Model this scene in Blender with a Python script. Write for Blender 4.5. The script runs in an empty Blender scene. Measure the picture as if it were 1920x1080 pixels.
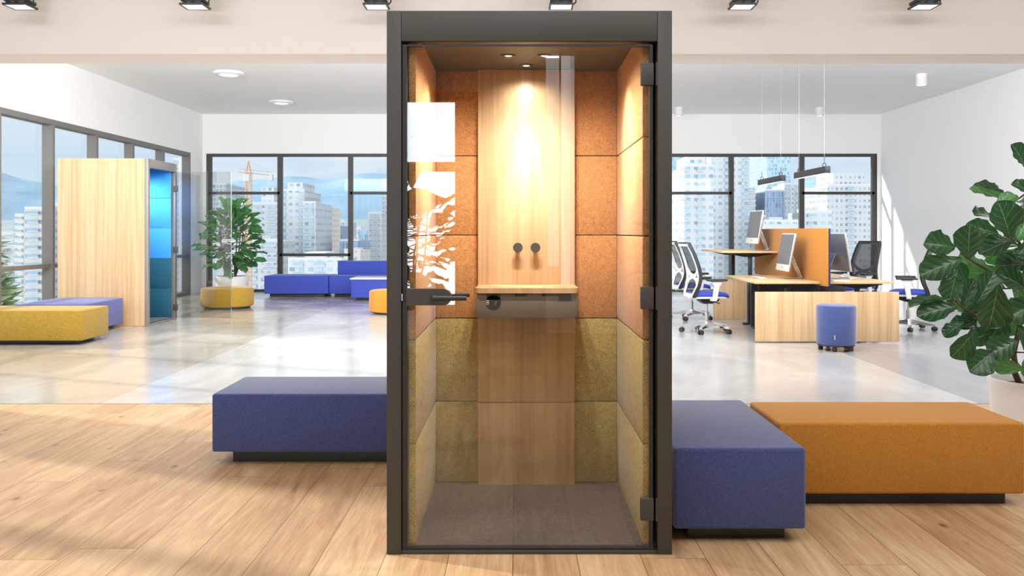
import bpy, bmesh, math, random
from mathutils import Vector, Matrix, Euler
PI = math.pi
sc = bpy.context.scene
COL = sc.collection

# ------------------------------------------------------------------ camera, view, world, sun
cam_d = bpy.data.cameras.new('camera'); cam = bpy.data.objects.new('camera', cam_d); COL.objects.link(cam)
EYE = 1.307
cam.location = (0, 0, EYE); cam.rotation_euler = (PI/2, 0, 0)
cam_d.sensor_width = 36; cam_d.lens = 30.0
cam_d.shift_x = -8/1920; cam_d.shift_y = -106/1920
cam_d.clip_end = 4000
sc.camera = cam
sc.view_settings.view_transform = 'Standard'; sc.view_settings.look = 'None'
sc.view_settings.gamma = 1; sc.view_settings.use_curve_mapping = False
sc.view_settings.exposure = 0.0
cy = sc.cycles
cy.max_bounces = 8; cy.diffuse_bounces = 5; cy.glossy_bounces = 4; cy.transmission_bounces = 6
cy.transparent_max_bounces = 24; cy.caustics_reflective = False; cy.caustics_refractive = False
cy.sample_clamp_indirect = 6; cy.use_denoising = True

SKY_FRONT = 0.98      # strength of the sky ahead
SKY_REAR = 10.0        # added bright sky patch behind the lobby, for the door's reflection
SUN = 4.5
w = bpy.data.worlds.new('sky'); sc.world = w; w.use_nodes = True
nt = w.node_tree; nt.nodes.clear()
def wn(t, **k):
    n = nt.nodes.new(t)
    for a, b in k.items(): setattr(n, a, b)
    return n
def wmath(op, a, b=None, clamp=False):
    n = wn('ShaderNodeMath', operation=op, use_clamp=clamp)
    for i, v in enumerate((a, b)):
        if v is None: continue
        if isinstance(v, (int, float)): n.inputs[i].default_value = v
        else: nt.links.new(v, n.inputs[i])
    return n.outputs[0]
tc = wn('ShaderNodeTexCoord'); sp = wn('ShaderNodeSeparateXYZ'); nt.links.new(tc.outputs['Generated'], sp.inputs[0])
ramp = wn('ShaderNodeValToRGB'); nt.links.new(sp.outputs['Z'], ramp.inputs[0])
e = ramp.color_ramp.elements
e[0].position = 0.0; e[0].color = (0.80, 0.87, 0.93, 1)
e[1].position = 0.9; e[1].color = (0.95, 1.05, 1.2, 1)
x = e.new(0.07); x.color = (0.62, 0.78, 0.93, 1)
x = e.new(0.16); x.color = (0.78, 0.87, 0.95, 1)
nz = wn('ShaderNodeTexNoise'); nz.inputs['Scale'].default_value = 5; nz.inputs['Detail'].default_value = 6; nz.inputs['Roughness'].default_value = .6
mp = wn('ShaderNodeMapping'); mp.inputs['Scale'].default_value = (1, 1, 3.2)
nt.links.new(tc.outputs['Generated'], mp.inputs[0]); nt.links.new(mp.outputs[0], nz.inputs['Vector'])
cr = wn('ShaderNodeValToRGB'); cr.color_ramp.elements[0].position = .45; cr.color_ramp.elements[1].position = .72
nt.links.new(nz.outputs['Fac'], cr.inputs[0])
mx = wn('ShaderNodeMixRGB'); mx.inputs['Color2'].default_value = (.98, .98, .97, 1)
nt.links.new(wmath('MULTIPLY', cr.outputs[0], .75), mx.inputs[0]); nt.links.new(ramp.outputs[0], mx.inputs['Color1'])
# added bright cone round the -Y direction
rear = wmath('MULTIPLY', wmath('SUBTRACT', wmath('MULTIPLY', sp.outputs['Y'], -1), .957), 60, clamp=True)
rear = wmath('MULTIPLY', wmath('MAXIMUM', rear, 0), SKY_REAR - SKY_FRONT)
strg = wmath('ADD', wmath('MINIMUM', rear, SKY_REAR - SKY_FRONT), SKY_FRONT)
bg = wn('ShaderNodeBackground'); nt.links.new(mx.outputs[0], bg.inputs[0]); nt.links.new(strg, bg.inputs[1])
wo = wn('ShaderNodeOutputWorld'); nt.links.new(bg.outputs[0], wo.inputs[0])

sd = bpy.data.lights.new('sun', 'SUN'); sd.energy = SUN; sd.angle = math.radians(1.6); sd.color = (1, .96, .90)
so = bpy.data.objects.new('sun', sd); COL.objects.link(so)
so.rotation_euler = Vector((1, -.37, -.46)).to_track_quat('-Z', 'Y').to_euler()

def area(name, loc, sx, sy, power, rot=(0, 0, 0), col=(.96, .98, 1)):
    l = bpy.data.lights.new(name, 'AREA'); l.shape = 'RECTANGLE'; l.size = sx; l.size_y = sy; l.energy = power; l.color = col
    o = bpy.data.objects.new(name, l); COL.objects.link(o); o.location = loc; o.rotation_euler = rot
    return o
# added fill lights under the lobby and office ceilings, out of the camera's view
for ax in (-2.6, .2, 3.0):
    area('lobby_fill_light', (ax, 1.4, 3.56), 2.0, 2.2, 52 if ax < 2 else 76)
for ax in (-2.9, -.2, 2.5, 5.2):      # added fill below the lobby ceiling, brightens the bulkhead
    area('bulkhead_fill_light', (ax, 3.3, 3.5), 2.2, .5, 26, (math.radians(68), 0, 0))
for ax in (-4.6, -1.4, 1.8, 5.4):     # added fill hidden behind the bulkhead, brightens the office ceiling
    area('ceiling_fill_light', (ax, 7.05, 2.95), 2.9, .5, 235 if ax < 0 else 150, (math.radians(119), 0, 0))
for ax in (-4.2, -.6, 2.4, 5.6):  # unseen fill added above the office floor
    area('office_fill_light', (ax, 8.6, 3.82), 2.2, 2.2, 24)
    area('office_fill_light', (ax, 11.2, 3.82), 2.2, 1.8, 22)

# ------------------------------------------------------------------ materials
MATS = {}
class N:
    def __init__(s, name):
        s.m = bpy.data.materials.new(name); s.m.use_nodes = True
        s.t = s.m.node_tree; s.b = s.t.nodes['Principled BSDF']; s.out = s.t.nodes['Material Output']
    def n(s, t, **k):
        n = s.t.nodes.new(t)
        for a, b in k.items(): setattr(n, a, b)
        return n
    def l(s, a, b): s.t.links.new(a, b)
    def put(s, sock, v):
        if isinstance(v, (int, float)): sock.default_value = v
        elif isinstance(v, tuple): sock.default_value = v if len(v) == 4 or len(sock.default_value) == 3 else (*v, 1)
        else: s.l(v, sock)
    def math(s, op, a, b=0.0, c=None, clamp=False):
        n = s.n('ShaderNodeMath', operation=op, use_clamp=clamp)
        s.put(n.inputs[0], a); s.put(n.inputs[1], b)
        if c is not None: s.put(n.inputs[2], c)
        return n.outputs[0]
    def co(s, scale=(1, 1, 1), kind='Object'):
        t = s.n('ShaderNodeTexCoord'); m = s.n('ShaderNodeMapping'); m.inputs['Scale'].default_value = scale
        s.l(t.outputs[kind], m.inputs[0]); return m.outputs[0]
    def noise(s, vec, scale=5, detail=3, rough=.5, dist=0):
        n = s.n('ShaderNodeTexNoise'); s.l(vec, n.inputs['Vector']); n.inputs['Scale'].default_value = scale
        n.inputs['Detail'].default_value = detail; n.inputs['Roughness'].default_value = rough; n.inputs['Distortion'].default_value = dist
        return n.outputs['Fac']
    def ramp(s, fac, stops):
        r = s.n('ShaderNodeValToRGB'); s.put(r.inputs[0], fac)
        el = r.color_ramp.elements
        while len(el) < len(stops): el.new(.5)
        for q, (p, c) in zip(el, stops):
            q.position = p; q.color = (*c, 1) if isinstance(c, tuple) else (c, c, c, 1)
        return r.outputs[0]
    def mix(s, fac, a, b, mode='MIX'):
        n = s.n('ShaderNodeMixRGB', blend_type=mode); s.put(n.inputs[0], fac); s.put(n.inputs[1], a); s.put(n.inputs[2], b); return n.outputs[0]
    def bump(s, h, strength=.3, dist=.01):
        n = s.n('ShaderNodeBump'); n.inputs['Strength'].default_value = strength; n.inputs['Distance'].default_value = dist
        s.l(h, n.inputs['Height']); s.l(n.outputs[0], s.b.inputs['Normal'])
    def set(s, **k):
        for a, v in k.items():
            s.put(s.b.inputs[a.replace('_', ' ')], v)
        return s
def S(h):   # srgb hex -> linear
    r = [int(h[i:i+2], 16)/255 for i in (0, 2, 4)]
    return tuple(c/12.92 if c <= .04045 else ((c+.055)/1.055)**2.4 for c in r)
def plain(name, col, rough=.5, metal=0, spec=.5, coat=0):
    n = N(name); n.set(Base_Color=col, Roughness=rough, Metallic=metal)
    n.b.inputs['Specular IOR Level'].default_value = spec; n.b.inputs['Coat Weight'].default_value = coat
    v = n.noise(n.co(), 14, 2); n.l(n.ramp(v, [(0, max(0, rough-.04)), (1, min(1, rough+.04))]), n.b.inputs['Roughness'])
    MATS[name] = n.m; return n.m
def dk(c, f): return tuple(x*f for x in c)
def wallmat(name, col):
    n = N(name); v = n.noise(n.co(), 1.3, 3)
    n.l(n.mix(v, dk(col, .985), dk(col, 1.0)), n.b.inputs['Base Color']); n.set(Roughness=.75)
    n.bump(n.noise(n.co(), 90, 2), .05, .002); MATS[name] = n.m; return n.m
def fabric(name, c, amp=.35, scale=420, weave=0, bump=.35, rough=.9):
    n = N(name); co = n.co()
    a = n.noise(co, scale, 2, .6); b = n.noise(co, scale*.23, 3, .6)
    f = n.math('ADD', n.math('MULTIPLY', a, .7), n.math('MULTIPLY', b, .3))
    if weave:
        sp_ = n.n('ShaderNodeSeparateXYZ'); n.l(co, sp_.inputs[0])
        h = n.math('ADD', sp_.outputs[0], sp_.outputs[1])
        wv = n.math('MULTIPLY', n.math('SINE', n.math('MULTIPLY', h, weave)), n.math('SINE', n.math('MULTIPLY', sp_.outputs[2], weave)))
        f = n.math('ADD', n.math('MULTIPLY', f, .75), n.math('MULTIPLY', n.math('ADD', wv, 1), .14))
    col = n.ramp(f, [(.3, dk(c, 1-amp)), (.5, c), (.7, tuple(min(1, x*(1+amp*1.3)+.01*amp) for x in c))])
    n.l(col, n.b.inputs['Base Color']); n.set(Roughness=rough)
    n.b.inputs['Specular IOR Level'].default_value = .2
    n.b.inputs['Sheen Weight'].default_value = .15; n.b.inputs['Sheen Roughness'].default_value = .5
    n.bump(f, bump, .0025); MATS[name] = n.m; return n.m
def oak(name, a, b, vert=True, rough=.42, band=.32):
    n = N(name)
    s1 = (22, 22, .55) if vert else (22, .55, 22)
    co = n.co(s1); f = n.noise(co, 1.0, 5, .62, .25)
    s2 = (150, 150, 2.2) if vert else (150, 2.2, 150)
    g = n.noise(n.co(s2), 1.0, 3, .6)
    t = n.n('ShaderNodeTexCoord'); sp_ = n.n('ShaderNodeSeparateXYZ'); n.l(t.outputs['Object'], sp_.inputs[0])
    h = n.math('ADD', sp_.outputs[0], n.math('MULTIPLY', sp_.outputs[1], 1.0))
    cell = n.math('FLOOR', n.math('DIVIDE', h, .115))
    wnz = n.n('ShaderNodeTexWhiteNoise', noise_dimensions='1D'); n.l(cell, wnz.inputs['W'])
    f2 = n.math('ADD', n.math('MULTIPLY', f, .72), n.math('ADD', n.math('MULTIPLY', g, .2), n.math('MULTIPLY', wnz.outputs[0], band*.3)))
    col = n.ramp(f2, [(.33, b), (.5, tuple((p+q)/2 for p, q in zip(a, b))), (.68, a)])
    n.l(col, n.b.inputs['Base Color']); n.set(Roughness=rough); n.bump(g, .06, .001)
    MATS[name] = n.m; return n.m
def glassmat(name, refl=.16, tint=(1, 1, 1), rough=0.0, fk=.2):
    n = N(name); t = n.t; t.nodes.remove(n.b)
    tr = n.n('ShaderNodeBsdfTransparent'); tr.inputs[0].default_value = (*tint, 1)
    gl = n.n('ShaderNodeBsdfGlossy'); gl.inputs['Roughness'].default_value = rough; gl.inputs[0].default_value = (1, 1, 1, 1)
    lw = n.n('ShaderNodeLayerWeight'); lw.inputs[0].default_value = .35
    fac = n.math('ADD', n.math('MULTIPLY', lw.outputs['Fresnel'], fk), refl, clamp=True)
    mxs = n.n('ShaderNodeMixShader'); n.l(fac, mxs.inputs[0]); n.l(tr.outputs[0], mxs.inputs[1]); n.l(gl.outputs[0], mxs.inputs[2])
    n.l(mxs.outputs[0], n.out.inputs[0]); MATS[name] = n.m; return n.m
def emis(name, col, s):
    n = N(name); n.set(Base_Color=(0.8, .8, .8), Emission_Color=col, Emission_Strength=s); MATS[name] = n.m; return n.m

WALL = wallmat('white_paint', (.90, .895, .885))
CEIL = wallmat('ceiling_paint', (.93, .93, .925))
REARW = wallmat('rear_wall_paint', (.55, .52, .48))
REARD = plain('dark_panelling', S('3a2f28'), .6)
FRAME = plain('charcoal_metal', S('454440'), .5, 0, .4)
FRAMEL = plain('grey_metal_frame', S('86827c'), .45, .2)
WFRAME = plain('window_frame', S('3f3c39'), .5)
WFRAMEL = plain('grey_window_frame', S('716e6b'), .5)
BLACK = plain('black_plastic', S('2a2a2b'), .5)
APRON = plain('apron_metal', S('716b63'), .5)
DARKM = plain('dark_metal', S('3c3e40'), .4, .3)
PLINTH = plain('plinth', S('3b3d40'), .5)
CHROME = plain('chrome', (.85, .85, .87), .12, 1)
ALU = plain('aluminium', (.75, .75, .77), .28, 1)
WHITEP = plain('white_plastic', (.80, .80, .80), .35)
POTM = plain('pot_white', (.92, .92, .92), .45)
SCREEN = plain('screen_glass', S('6a6a6c'), .38, 0, .25)
GREYB = plain('monitor_back', (.42, .42, .44), .3, .6)
NAVY = fabric('navy_felt', S('3d4a7c'), .5, 330)
MATS['navy_felt'].node_tree.nodes['Principled BSDF'].inputs['Sheen Weight'].default_value = .5
ROYAL = fabric('royal_blue_fabric', S('4455b4'), .3, 300)
ROYAL2 = fabric('blue_seat_fabric', S('3546a6'), .2, 300)
PURPLE = fabric('slate_blue_fabric', S('555a90'), .3, 300)
MUST = fabric('mustard_fabric', S('94762a'), .4, 260)
MUST2 = fabric('mustard_pouf_fabric', S('b08c36'), .25, 260)
ORANGE = fabric('ochre_orange_fabric', S('b67c30'), .3, 260, weave=520)
ORANGEP = fabric('orange_pouf_fabric', S('c98428'), .2, 260)
TANO = fabric('orange_acoustic_fabric', S('bd8a58'), .5, 150, weave=620, bump=.5)
OLIVE = fabric('mustard_acoustic_fabric', S('a8955c'), .55, 150, weave=560, bump=.5)
SCRNO = fabric('orange_divider_fabric', S('b4762a'), .15, 300)
SCRNB = fabric('navy_divider_fabric', S('2b2f62'), .2, 300)
BLUEF = fabric('sky_blue_acoustic', S('3f96dc'), .12, 200)
TEALF = fabric('teal_acoustic', S('1e5468'), .2, 200)
CARPET = fabric('charcoal_carpet', S('454445'), .8, 260, bump=1.0)
OAK = oak('light_oak', S('d6b991'), S('b28d64'))
OAKD = oak('desk_oak', S('d3b48a'), S('bd986c'), vert=False)
DGLASS = glassmat('door_glass', .047, (.97, .97, .96))
WGLASS = glassmat('window_glass', .001, fk=.05)
PGLASS = glassmat('open_door_glass', .06, (.86, .87, .87))
EMW = emis('lamp_diffuser', (1, .97, .92), .9)
EMD = emis('downlight_lens', (1, .9, .72), 12)

def meshy():
    n = N('black_mesh_fabric'); n.set(Base_Color=S('1d1d20'), Roughness=.8)
    tr = n.n('ShaderNodeBsdfTransparent'); m = n.n('ShaderNodeMixShader'); m.inputs[0].default_value = .22
    n.l(n.b.outputs[0], m.inputs[1]); n.l(tr.outputs[0], m.inputs[2]); n.l(m.outputs[0], n.out.inputs[0])
    MATS['mesh'] = n.m; return n.m
MESHF = meshy()

def wood_floor():
    n = N('oak_planks'); t = n.n('ShaderNodeTexCoord'); sp_ = n.n('ShaderNodeSeparateXYZ'); n.l(t.outputs['Object'], sp_.inputs[0])
    X, Y = sp_.outputs[0], sp_.outputs[1]
    W = .2575
    u = n.math('DIVIDE', n.math('ADD', X, 1.303 + 100*W), W); cell = n.math('FLOOR', u); fu = n.math('FRACT', u)
    wz = n.n('ShaderNodeTexWhiteNoise', noise_dimensions='1D'); n.l(cell, wz.inputs['W'])
    v = n.math('ADD', n.math('DIVIDE', Y, 1.9), n.math('MULTIPLY', wz.outputs[0], 7.3)); cv = n.math('FLOOR', v); fv = n.math('FRACT', v)
    wz2 = n.n('ShaderNodeTexWhiteNoise', noise_dimensions='2D'); cb = n.n('ShaderNodeCombineXYZ'); n.l(cell, cb.inputs[0]); n.l(cv, cb.inputs[1]); n.l(cb.outputs[0], wz2.inputs['Vector'])
    r = wz2.outputs['Value']
    cb2 = n.n('ShaderNodeCombineXYZ'); n.l(n.math('MULTIPLY', X, 11), cb2.inputs[0]); n.l(n.math('MULTIPLY', Y, 1.15), cb2.inputs[1]); n.l(n.math('MULTIPLY', r, 37), cb2.inputs[2])
    g1 = n.noise(cb2.outputs[0], 1.0, 6, .62, 1.1)
    cb3 = n.n('ShaderNodeCombineXYZ'); n.l(n.math('MULTIPLY', X, 120), cb3.inputs[0]); n.l(n.math('MULTIPLY', Y, 4), cb3.inputs[1]); n.l(n.math('MULTIPLY', r, 17), cb3.inputs[2])
    g2 = n.noise(cb3.outputs[0], 1.0, 4, .6, .6)
    f = n.math('ADD', n.math('MULTIPLY', g1, .56), n.math('ADD', n.math('MULTIPLY', g2, .30), n.math('MULTIPLY', r, .14)))
    col = n.ramp(f, [(.29, S('80603f')), (.42, S('a5825d')), (.53, S('b99872')), (.68, S('cdb28c'))])
    # knots
    cb4 = n.n('ShaderNodeCombineXYZ'); n.l(n.math('MULTIPLY', X, 4.4), cb4.inputs[0]); n.l(n.math('MULTIPLY', Y, 2.6), cb4.inputs[1])
    vo = n.n('ShaderNodeTexVoronoi'); n.l(cb4.outputs[0], vo.inputs['Vector']); vo.inputs['Scale'].default_value = 1.0
    k = n.math('SUBTRACT', 1, n.math('DIVIDE', vo.outputs['Distance'], n.math('MULTIPLY', g2, .21)), clamp=True)
    col = n.mix(n.math('MULTIPLY', k, .95), col, S('5a3a20'))
    gu = n.math('LESS_THAN', fu, .012); gv = n.math('LESS_THAN', fv, .0016)
    gap = n.math('MAXIMUM', gu, gv)
    col = n.mix(n.math('MULTIPLY', gap, .9), col, S('5c3f26'))
    n.l(col, n.b.inputs['Base Color']); n.set(Roughness=n.ramp(g1, [(.3, .42), (.7, .55)]))
    n.b.inputs['Specular IOR Level'].default_value = .35
    n.bump(n.math('SUBTRACT', n.math('MULTIPLY', g2, .25), gap), .25, .002)
    return n.m
def concrete():
    n = N('polished_concrete'); t = n.n('ShaderNodeTexCoord'); sp_ = n.n('ShaderNodeSeparateXYZ'); n.l(t.outputs['Object'], sp_.inputs[0])
    X, Y = sp_.outputs[0], sp_.outputs[1]
    co = n.co((1, .55, 1)); a = n.noise(co, 1.1, 5, .6, .6); b = n.noise(n.co(), 14, 4, .7)
    f = n.math('ADD', n.math('MULTIPLY', a, .93), n.math('MULTIPLY', b, .07))
    mid = n.ramp(f, [(.3, S('a9a7a6')), (.7, S('c9c6c2'))])
    left = n.ramp(f, [(.3, S('9d958a')), (.7, S('beb6a9'))])
    right = n.ramp(f, [(.3, S('8b8a8e')), (.7, S('9f9ea0'))])
    c = n.mix(n.math('LESS_THAN', X, -3.17), mid, left); c = n.mix(n.math('GREATER_THAN', X, 3.52), c, right)
    j = n.math('LESS_THAN', n.math('ABSOLUTE', n.math('ADD', X, 3.17)), .006)
    j2 = n.math('LESS_THAN', n.math('ABSOLUTE', n.math('SUBTRACT', X, 3.52)), .005)
    fy = n.math('LESS_THAN', n.math('FRACT', n.math('DIVIDE', n.math('SUBTRACT', Y, 6.47), 3.1)), .003)
    c = n.mix(n.math('MULTIPLY', n.math('MAXIMUM', n.math('MAXIMUM', j, j2), fy), .35), c, S('6f6b66'))
    n.l(c, n.b.inputs['Base Color'])
    n.l(n.ramp(a, [(.3, .14), (.7, .24)]), n.b.inputs['Roughness'])
    n.b.inputs['Specular IOR Level'].default_value = .75
    n.bump(a, .03, .01)
    return n.m
def leafmat(name, a, b, vein):
    n = N(name); t = n.n('ShaderNodeTexCoord'); sp_ = n.n('ShaderNodeSeparateXYZ'); n.l(t.outputs['UV'], sp_.inputs[0])
    u = n.math('ABSOLUTE', n.math('SUBTRACT', sp_.outputs[0], .5)); v = sp_.outputs[1]
    midr = n.math('LESS_THAN', u, .016)
    s = n.math('FRACT', n.math('MULTIPLY', n.math('SUBTRACT', v, n.math('MULTIPLY', u, .55)), 7))
    side = n.math('LESS_THAN', n.math('ABSOLUTE', n.math('SUBTRACT', s, .5)), .05)
    vv = n.math('MAXIMUM', midr, n.math('MULTIPLY', side, .55))
    ns = n.noise(n.co(), 9, 3)
    base = n.ramp(ns, [(.3, a), (.7, b)])
    n.l(n.mix(n.math('MULTIPLY', vv, .75), base, vein), n.b.inputs['Base Color'])
    n.set(Roughness=.26); n.b.inputs['Specular IOR Level'].default_value = .6
    h = n.math('ABSOLUTE', n.math('SUBTRACT', s, .5)); n.bump(h, .5, .006)
    ge = n.n('ShaderNodeNewGeometry')
    tr = n.n('ShaderNodeBsdfTranslucent'); tr.inputs[0].default_value = (*dk(b, 2.2), 1)
    m = n.n('ShaderNodeMixShader'); m.inputs[0].default_value = .22; n.l(n.b.outputs[0], m.inputs[1]); n.l(tr.outputs[0], m.inputs[2]); n.l(m.outputs[0], n.out.inputs[0])
    return n.m
LEAF = leafmat('fig_leaf', S('163422'), S('2b5633'), S('7fa070'))
LEAF2 = leafmat('fig_leaf_back', S('2a5a34'), S('4c8848'), S('a5c68c'))
BARK = plain('fig_bark', S('5b4330'), .8)
SOIL = fabric('potting_soil', S('3a2a20'), .6, 120, bump=1)
FLOORW = wood_floor(); CONC = concrete()

# ------------------------------------------------------------------ mesh helpers
class MB:
    def __init__(s): s.bm = bmesh.new(); s.mi = 0
    def _tag(s, faces, smooth=False):
        for f in faces: f.material_index = s.mi; f.smooth = smooth
    def box(s, x0, y0, z0, x1, y1, z1, bev=0, seg=2, M=None):
        r = bmesh.ops.create_cube(s.bm, size=1.0); vs = r['verts']
        sx, sy, sz = x1-x0, y1-y0, z1-z0
        for v in vs: v.co = Vector(((v.co.x+.5)*sx+x0, (v.co.y+.5)*sy+y0, (v.co.z+.5)*sz+z0))
        fs = list({f for v in vs for f in v.link_faces})
        if bev:
            es = list({e_ for v in vs for e_ in v.link_edges})
            q = bmesh.ops.bevel(s.bm, geom=vs+es, offset=min(bev, .49*min(abs(sx), abs(sy), abs(sz))), segments=seg, profile=.5, affect='EDGES')
            vs = list({v for f in q['faces'] for v in f.verts}); fs = list({f for v in vs for f in v.link_faces})
        if M is not None:
            for v in vs: v.co = M @ v.co
        s._tag(fs, bool(bev)); return s
    def ring(s, c, ax1, ax2, r, seg):
        return [s.bm.verts.new(c + (ax1*math.cos(2*PI*i/seg) + ax2*math.sin(2*PI*i/seg))*r) for i in range(seg)]
    def tube(s, pts, rad, seg=12, cap=True, smooth=True):
        pts = [Vector(p) for p in pts]; n = len(pts)
        if not isinstance(rad, (list, tuple)): rad = [rad]*n
        rings = []; prev = None
        for i, p in enumerate(pts):
            d = (pts[min(i+1, n-1)] - pts[max(i-1, 0)]).normalized()
            if prev is None:
                a = d.cross(Vector((0, 0, 1)))
                if a.length < .1: a = d.cross(Vector((0, 1, 0)))
            else:
                a = prev - d*prev.dot(d)
            a.normalize(); prev = a; b = d.cross(a)
            rings.append(s.ring(p, a, b, rad[i], seg))
        fs = []
        for A, B in zip(rings, rings[1:]):
            for i in range(seg): fs.append(s.bm.faces.new((A[i], A[(i+1) % seg], B[(i+1) % seg], B[i])))
        s._tag(fs, smooth)
        if cap: s._tag([s.bm.faces.new(list(reversed(rings[0]))), s.bm.faces.new(rings[-1])], False)
        return s
    def lathe(s, prof, c=(0, 0, 0), seg=48, capb=True, capt=True):
        c = Vector(c); rs = []
        for r, z in prof: rs.append(s.ring(c+Vector((0, 0, z)), Vector((1, 0, 0)), Vector((0, 1, 0)), max(r, 1e-4), seg))
        fs = []
        for A, B in zip(rs, rs[1:]):
            for i in range(seg): fs.append(s.bm.faces.new((A[i], A[(i+1) % seg], B[(i+1) % seg], B[i])))
        s._tag(fs, True)
        if capb: s._tag([s.bm.faces.new(list(reversed(rs[0])))])
        if capt: s._tag([s.bm.faces.new(rs[-1])])
        return s
    def prism(s, pts, d):   # polygon extruded by vector d
        d = Vector(d); A = [s.bm.verts.new(Vector(p)) for p in pts]; B = [s.bm.verts.new(Vector(p)+d) for p in pts]
        n = len(pts); fs = [s.bm.faces.new(A), s.bm.faces.new(list(reversed(B)))]
        for i in range(n): fs.append(s.bm.faces.new((A[i], B[i], B[(i+1) % n], A[(i+1) % n])))
        s._tag(fs); return s
    def grid(s, fn, nu, nv, smooth=True, uv=False):
        V = [[s.bm.verts.new(fn(i/nu, j/nv)) for j in range(nv+1)] for i in range(nu+1)]
        lay = s.bm.loops.layers.uv.verify() if uv else None
        fs = []
        for i in range(nu):
            for j in range(nv):
                f = s.bm.faces.new((V[i][j], V[i+1][j], V[i+1][j+1], V[i][j+1])); fs.append(f)
                if uv:
                    for lp, (a, b) in zip(f.loops, ((i, j), (i+1, j), (i+1, j+1), (i, j+1))): lp[lay].uv = (a/nu, b/nv)
        s._tag(fs, smooth); return s
    def build(s, name, mats, parent=None, sharp=38, recalc=True):
        if recalc: bmesh.ops.recalc_face_normals(s.bm, faces=s.bm.faces[:])
        me = bpy.data.meshes.new(name); s.bm.to_mesh(me); s.bm.free()
        for m in (mats if isinstance(mats, (list, tuple)) else [mats]): me.materials.append(m)
        if sharp: me.set_sharp_from_angle(angle=math.radians(sharp))
        o = bpy.data.objects.new(name, me); COL.objects.link(o)
        if parent is not None: o.parent = parent
        return o
def tag(o, label=None, cat=None, group=None, kind=None):
    if label: o['label'] = label
    if cat: o['category'] = cat
    if group: o['group'] = group
    if kind: o['kind'] = kind
    return o
def thing(name, label, cat, loc=(0, 0, 0), rz=0, group=None):
    o = bpy.data.objects.new(name, None); o.empty_display_size = .1; COL.objects.link(o)
    o.location = loc; o.rotation_euler = (0, 0, rz)
    return tag(o, label, cat, group)
def struct(o): o['kind'] = 'structure'; return o
def bx(name, m, b, parent=None, bev=0, seg=2):
    return MB().box(*b, bev=bev, seg=seg).build(name, m, parent)
def kids(o): return [c for c in bpy.data.objects if c.parent == o]
def copy_tree(o, parent=None):
    c = o.copy(); COL.objects.link(c)
    if parent is not None: c.parent = parent
    for ch in kids(o): copy_tree(ch, c)
    return c

# ------------------------------------------------------------------ room shell
HC = 3.85
B0 = 6.47
struct(bx('floor_wood', FLOORW, (-6, -4, -.12, 7.9, B0, 0)))
struct(bx('floor_concrete', CONC, (-7.1, B0, -.12, 7.9, 18.65, -.002)))
struct(bx('trim_1', DARKM, (-6, B0-.004, -.02, 7.9, B0+.006, .001)))
struct(bx('ceiling_office', CEIL, (-7.1, 6.84, HC, 8.1, 18.8, HC+.2)))
struct(bx('ceiling_lobby', CEIL, (-6.2, -4.2, 3.6, 8.1, B0, 3.8)))
struct(bx('wall_bulkhead', WALL, (-7.1, B0, 2.653, 8.1, 6.84, HC+.2)))
struct(bx('wall_right', WALL, (7.9, -4.2, -.1, 8.1, 18.8, HC+.2)))
# left office wall
XL = -6.8
m = MB(); m.box(XL-.25, 6.47, 2.95, XL, 18.8, HC+.1); m.box(XL-.25, 17.82, -.1, XL, 18.8, 2.95); m.box(XL-.25, 6.47, -.1, XL, 7.20, 2.95)
struct(m.build('wall_left', WALL))
wf = bx('window_1', WFRAMEL, (XL-.16, 7.2, 2.87, XL, 17.82, 2.95)); struct(wf)
bx('sill', WFRAMEL, (XL-.16, 7.2, 0, XL, 17.82, .06), wf)
bx('transom', WFRAMEL, (XL-.15, 7.2, .77, XL-.04, 17.82, .83), wf)
for k in range(-4, 5):
    y = 12.52+1.31*k
    bx('mullion', WFRAMEL, (XL-.16, y, .06, XL, y+.06, 2.87), wf)
bx('pane', WGLASS, (XL-.13, 7.2, .06, XL-.124, 17.82, 2.87), wf)
# back wall
YB = 18.5
m = MB(); m.box(-7.1, YB, 2.99, 8.1, YB+.3, HC+.1); m.box(-7.1, YB, -.1, -6.72, YB+.3, 2.99); m.box(7.8, YB, -.1, 8.1, YB+.3, 2.99); m.box(-.5, YB, -.1, 1.5, YB+.3, 2.99)
struct(m.build('wall_back', WALL))
def backwin(name, x0, x1, muls, trans):
    f = bx(name, WFRAME, (x0, YB, 2.93, x1, YB+.1, 2.995)); struct(f)
    bx('sill', WFRAME, (x0, YB, 0, x1, YB+.1, .05), f)
    for q in muls: bx('mullion', WFRAME, (q-.05, YB, .05, q+.05, YB+.1, 2.93), f)
    for a, b, z in trans: bx('transom', WFRAME, (a, YB, z-.03, b, YB+.08, z+.03), f)
    bx('pane', WGLASS, (x0, YB+.05, .05, x1, YB+.056, 2.93), f)
backwin('window_2', -6.72, -.5, [-6.67, -5.13, -3.6, -2.06, -.55], [(-6.67, -5.13, 2.14), (-5.13, -3.6, .8), (-3.6, -2.06, 2.14), (-2.06, -.55, .8)])
backwin('window_3', 1.5, 7.82, [1.55, 3.13, 4.67, 6.2, 7.77], [(1.55, 3.13, .8), (3.13, 4.67, 2.14), (6.2, 7.77, 2.14)])
# lobby left wall: tall windows that let the sun in
m = MB(); m.box(-6.2, -4.2, 2.95, -6, 6.47, 3.7); m.box(-6.2, 6.44, -.1, -6, 6.47, 2.95); m.box(-6.2, -4.2, -.1, -6, -1.2, 2.95)
struct(m.build('wall_lobby_left', WALL))
wf = bx('window_4', WFRAME, (-6.15, -1.2, 2.88, -6, 6.44, 2.95)); struct(wf)
for y in (6.38, 5.12, 3.87, 2.62, 1.37, .12, -1.13): bx('mullion', WFRAME, (-6.15, y-.07, 0, -6, y+.07, 2.88), wf)
bx('pane', WGLASS, (-6.1, -1.2, 0, -6.094, 6.44, 2.88), wf)
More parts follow.
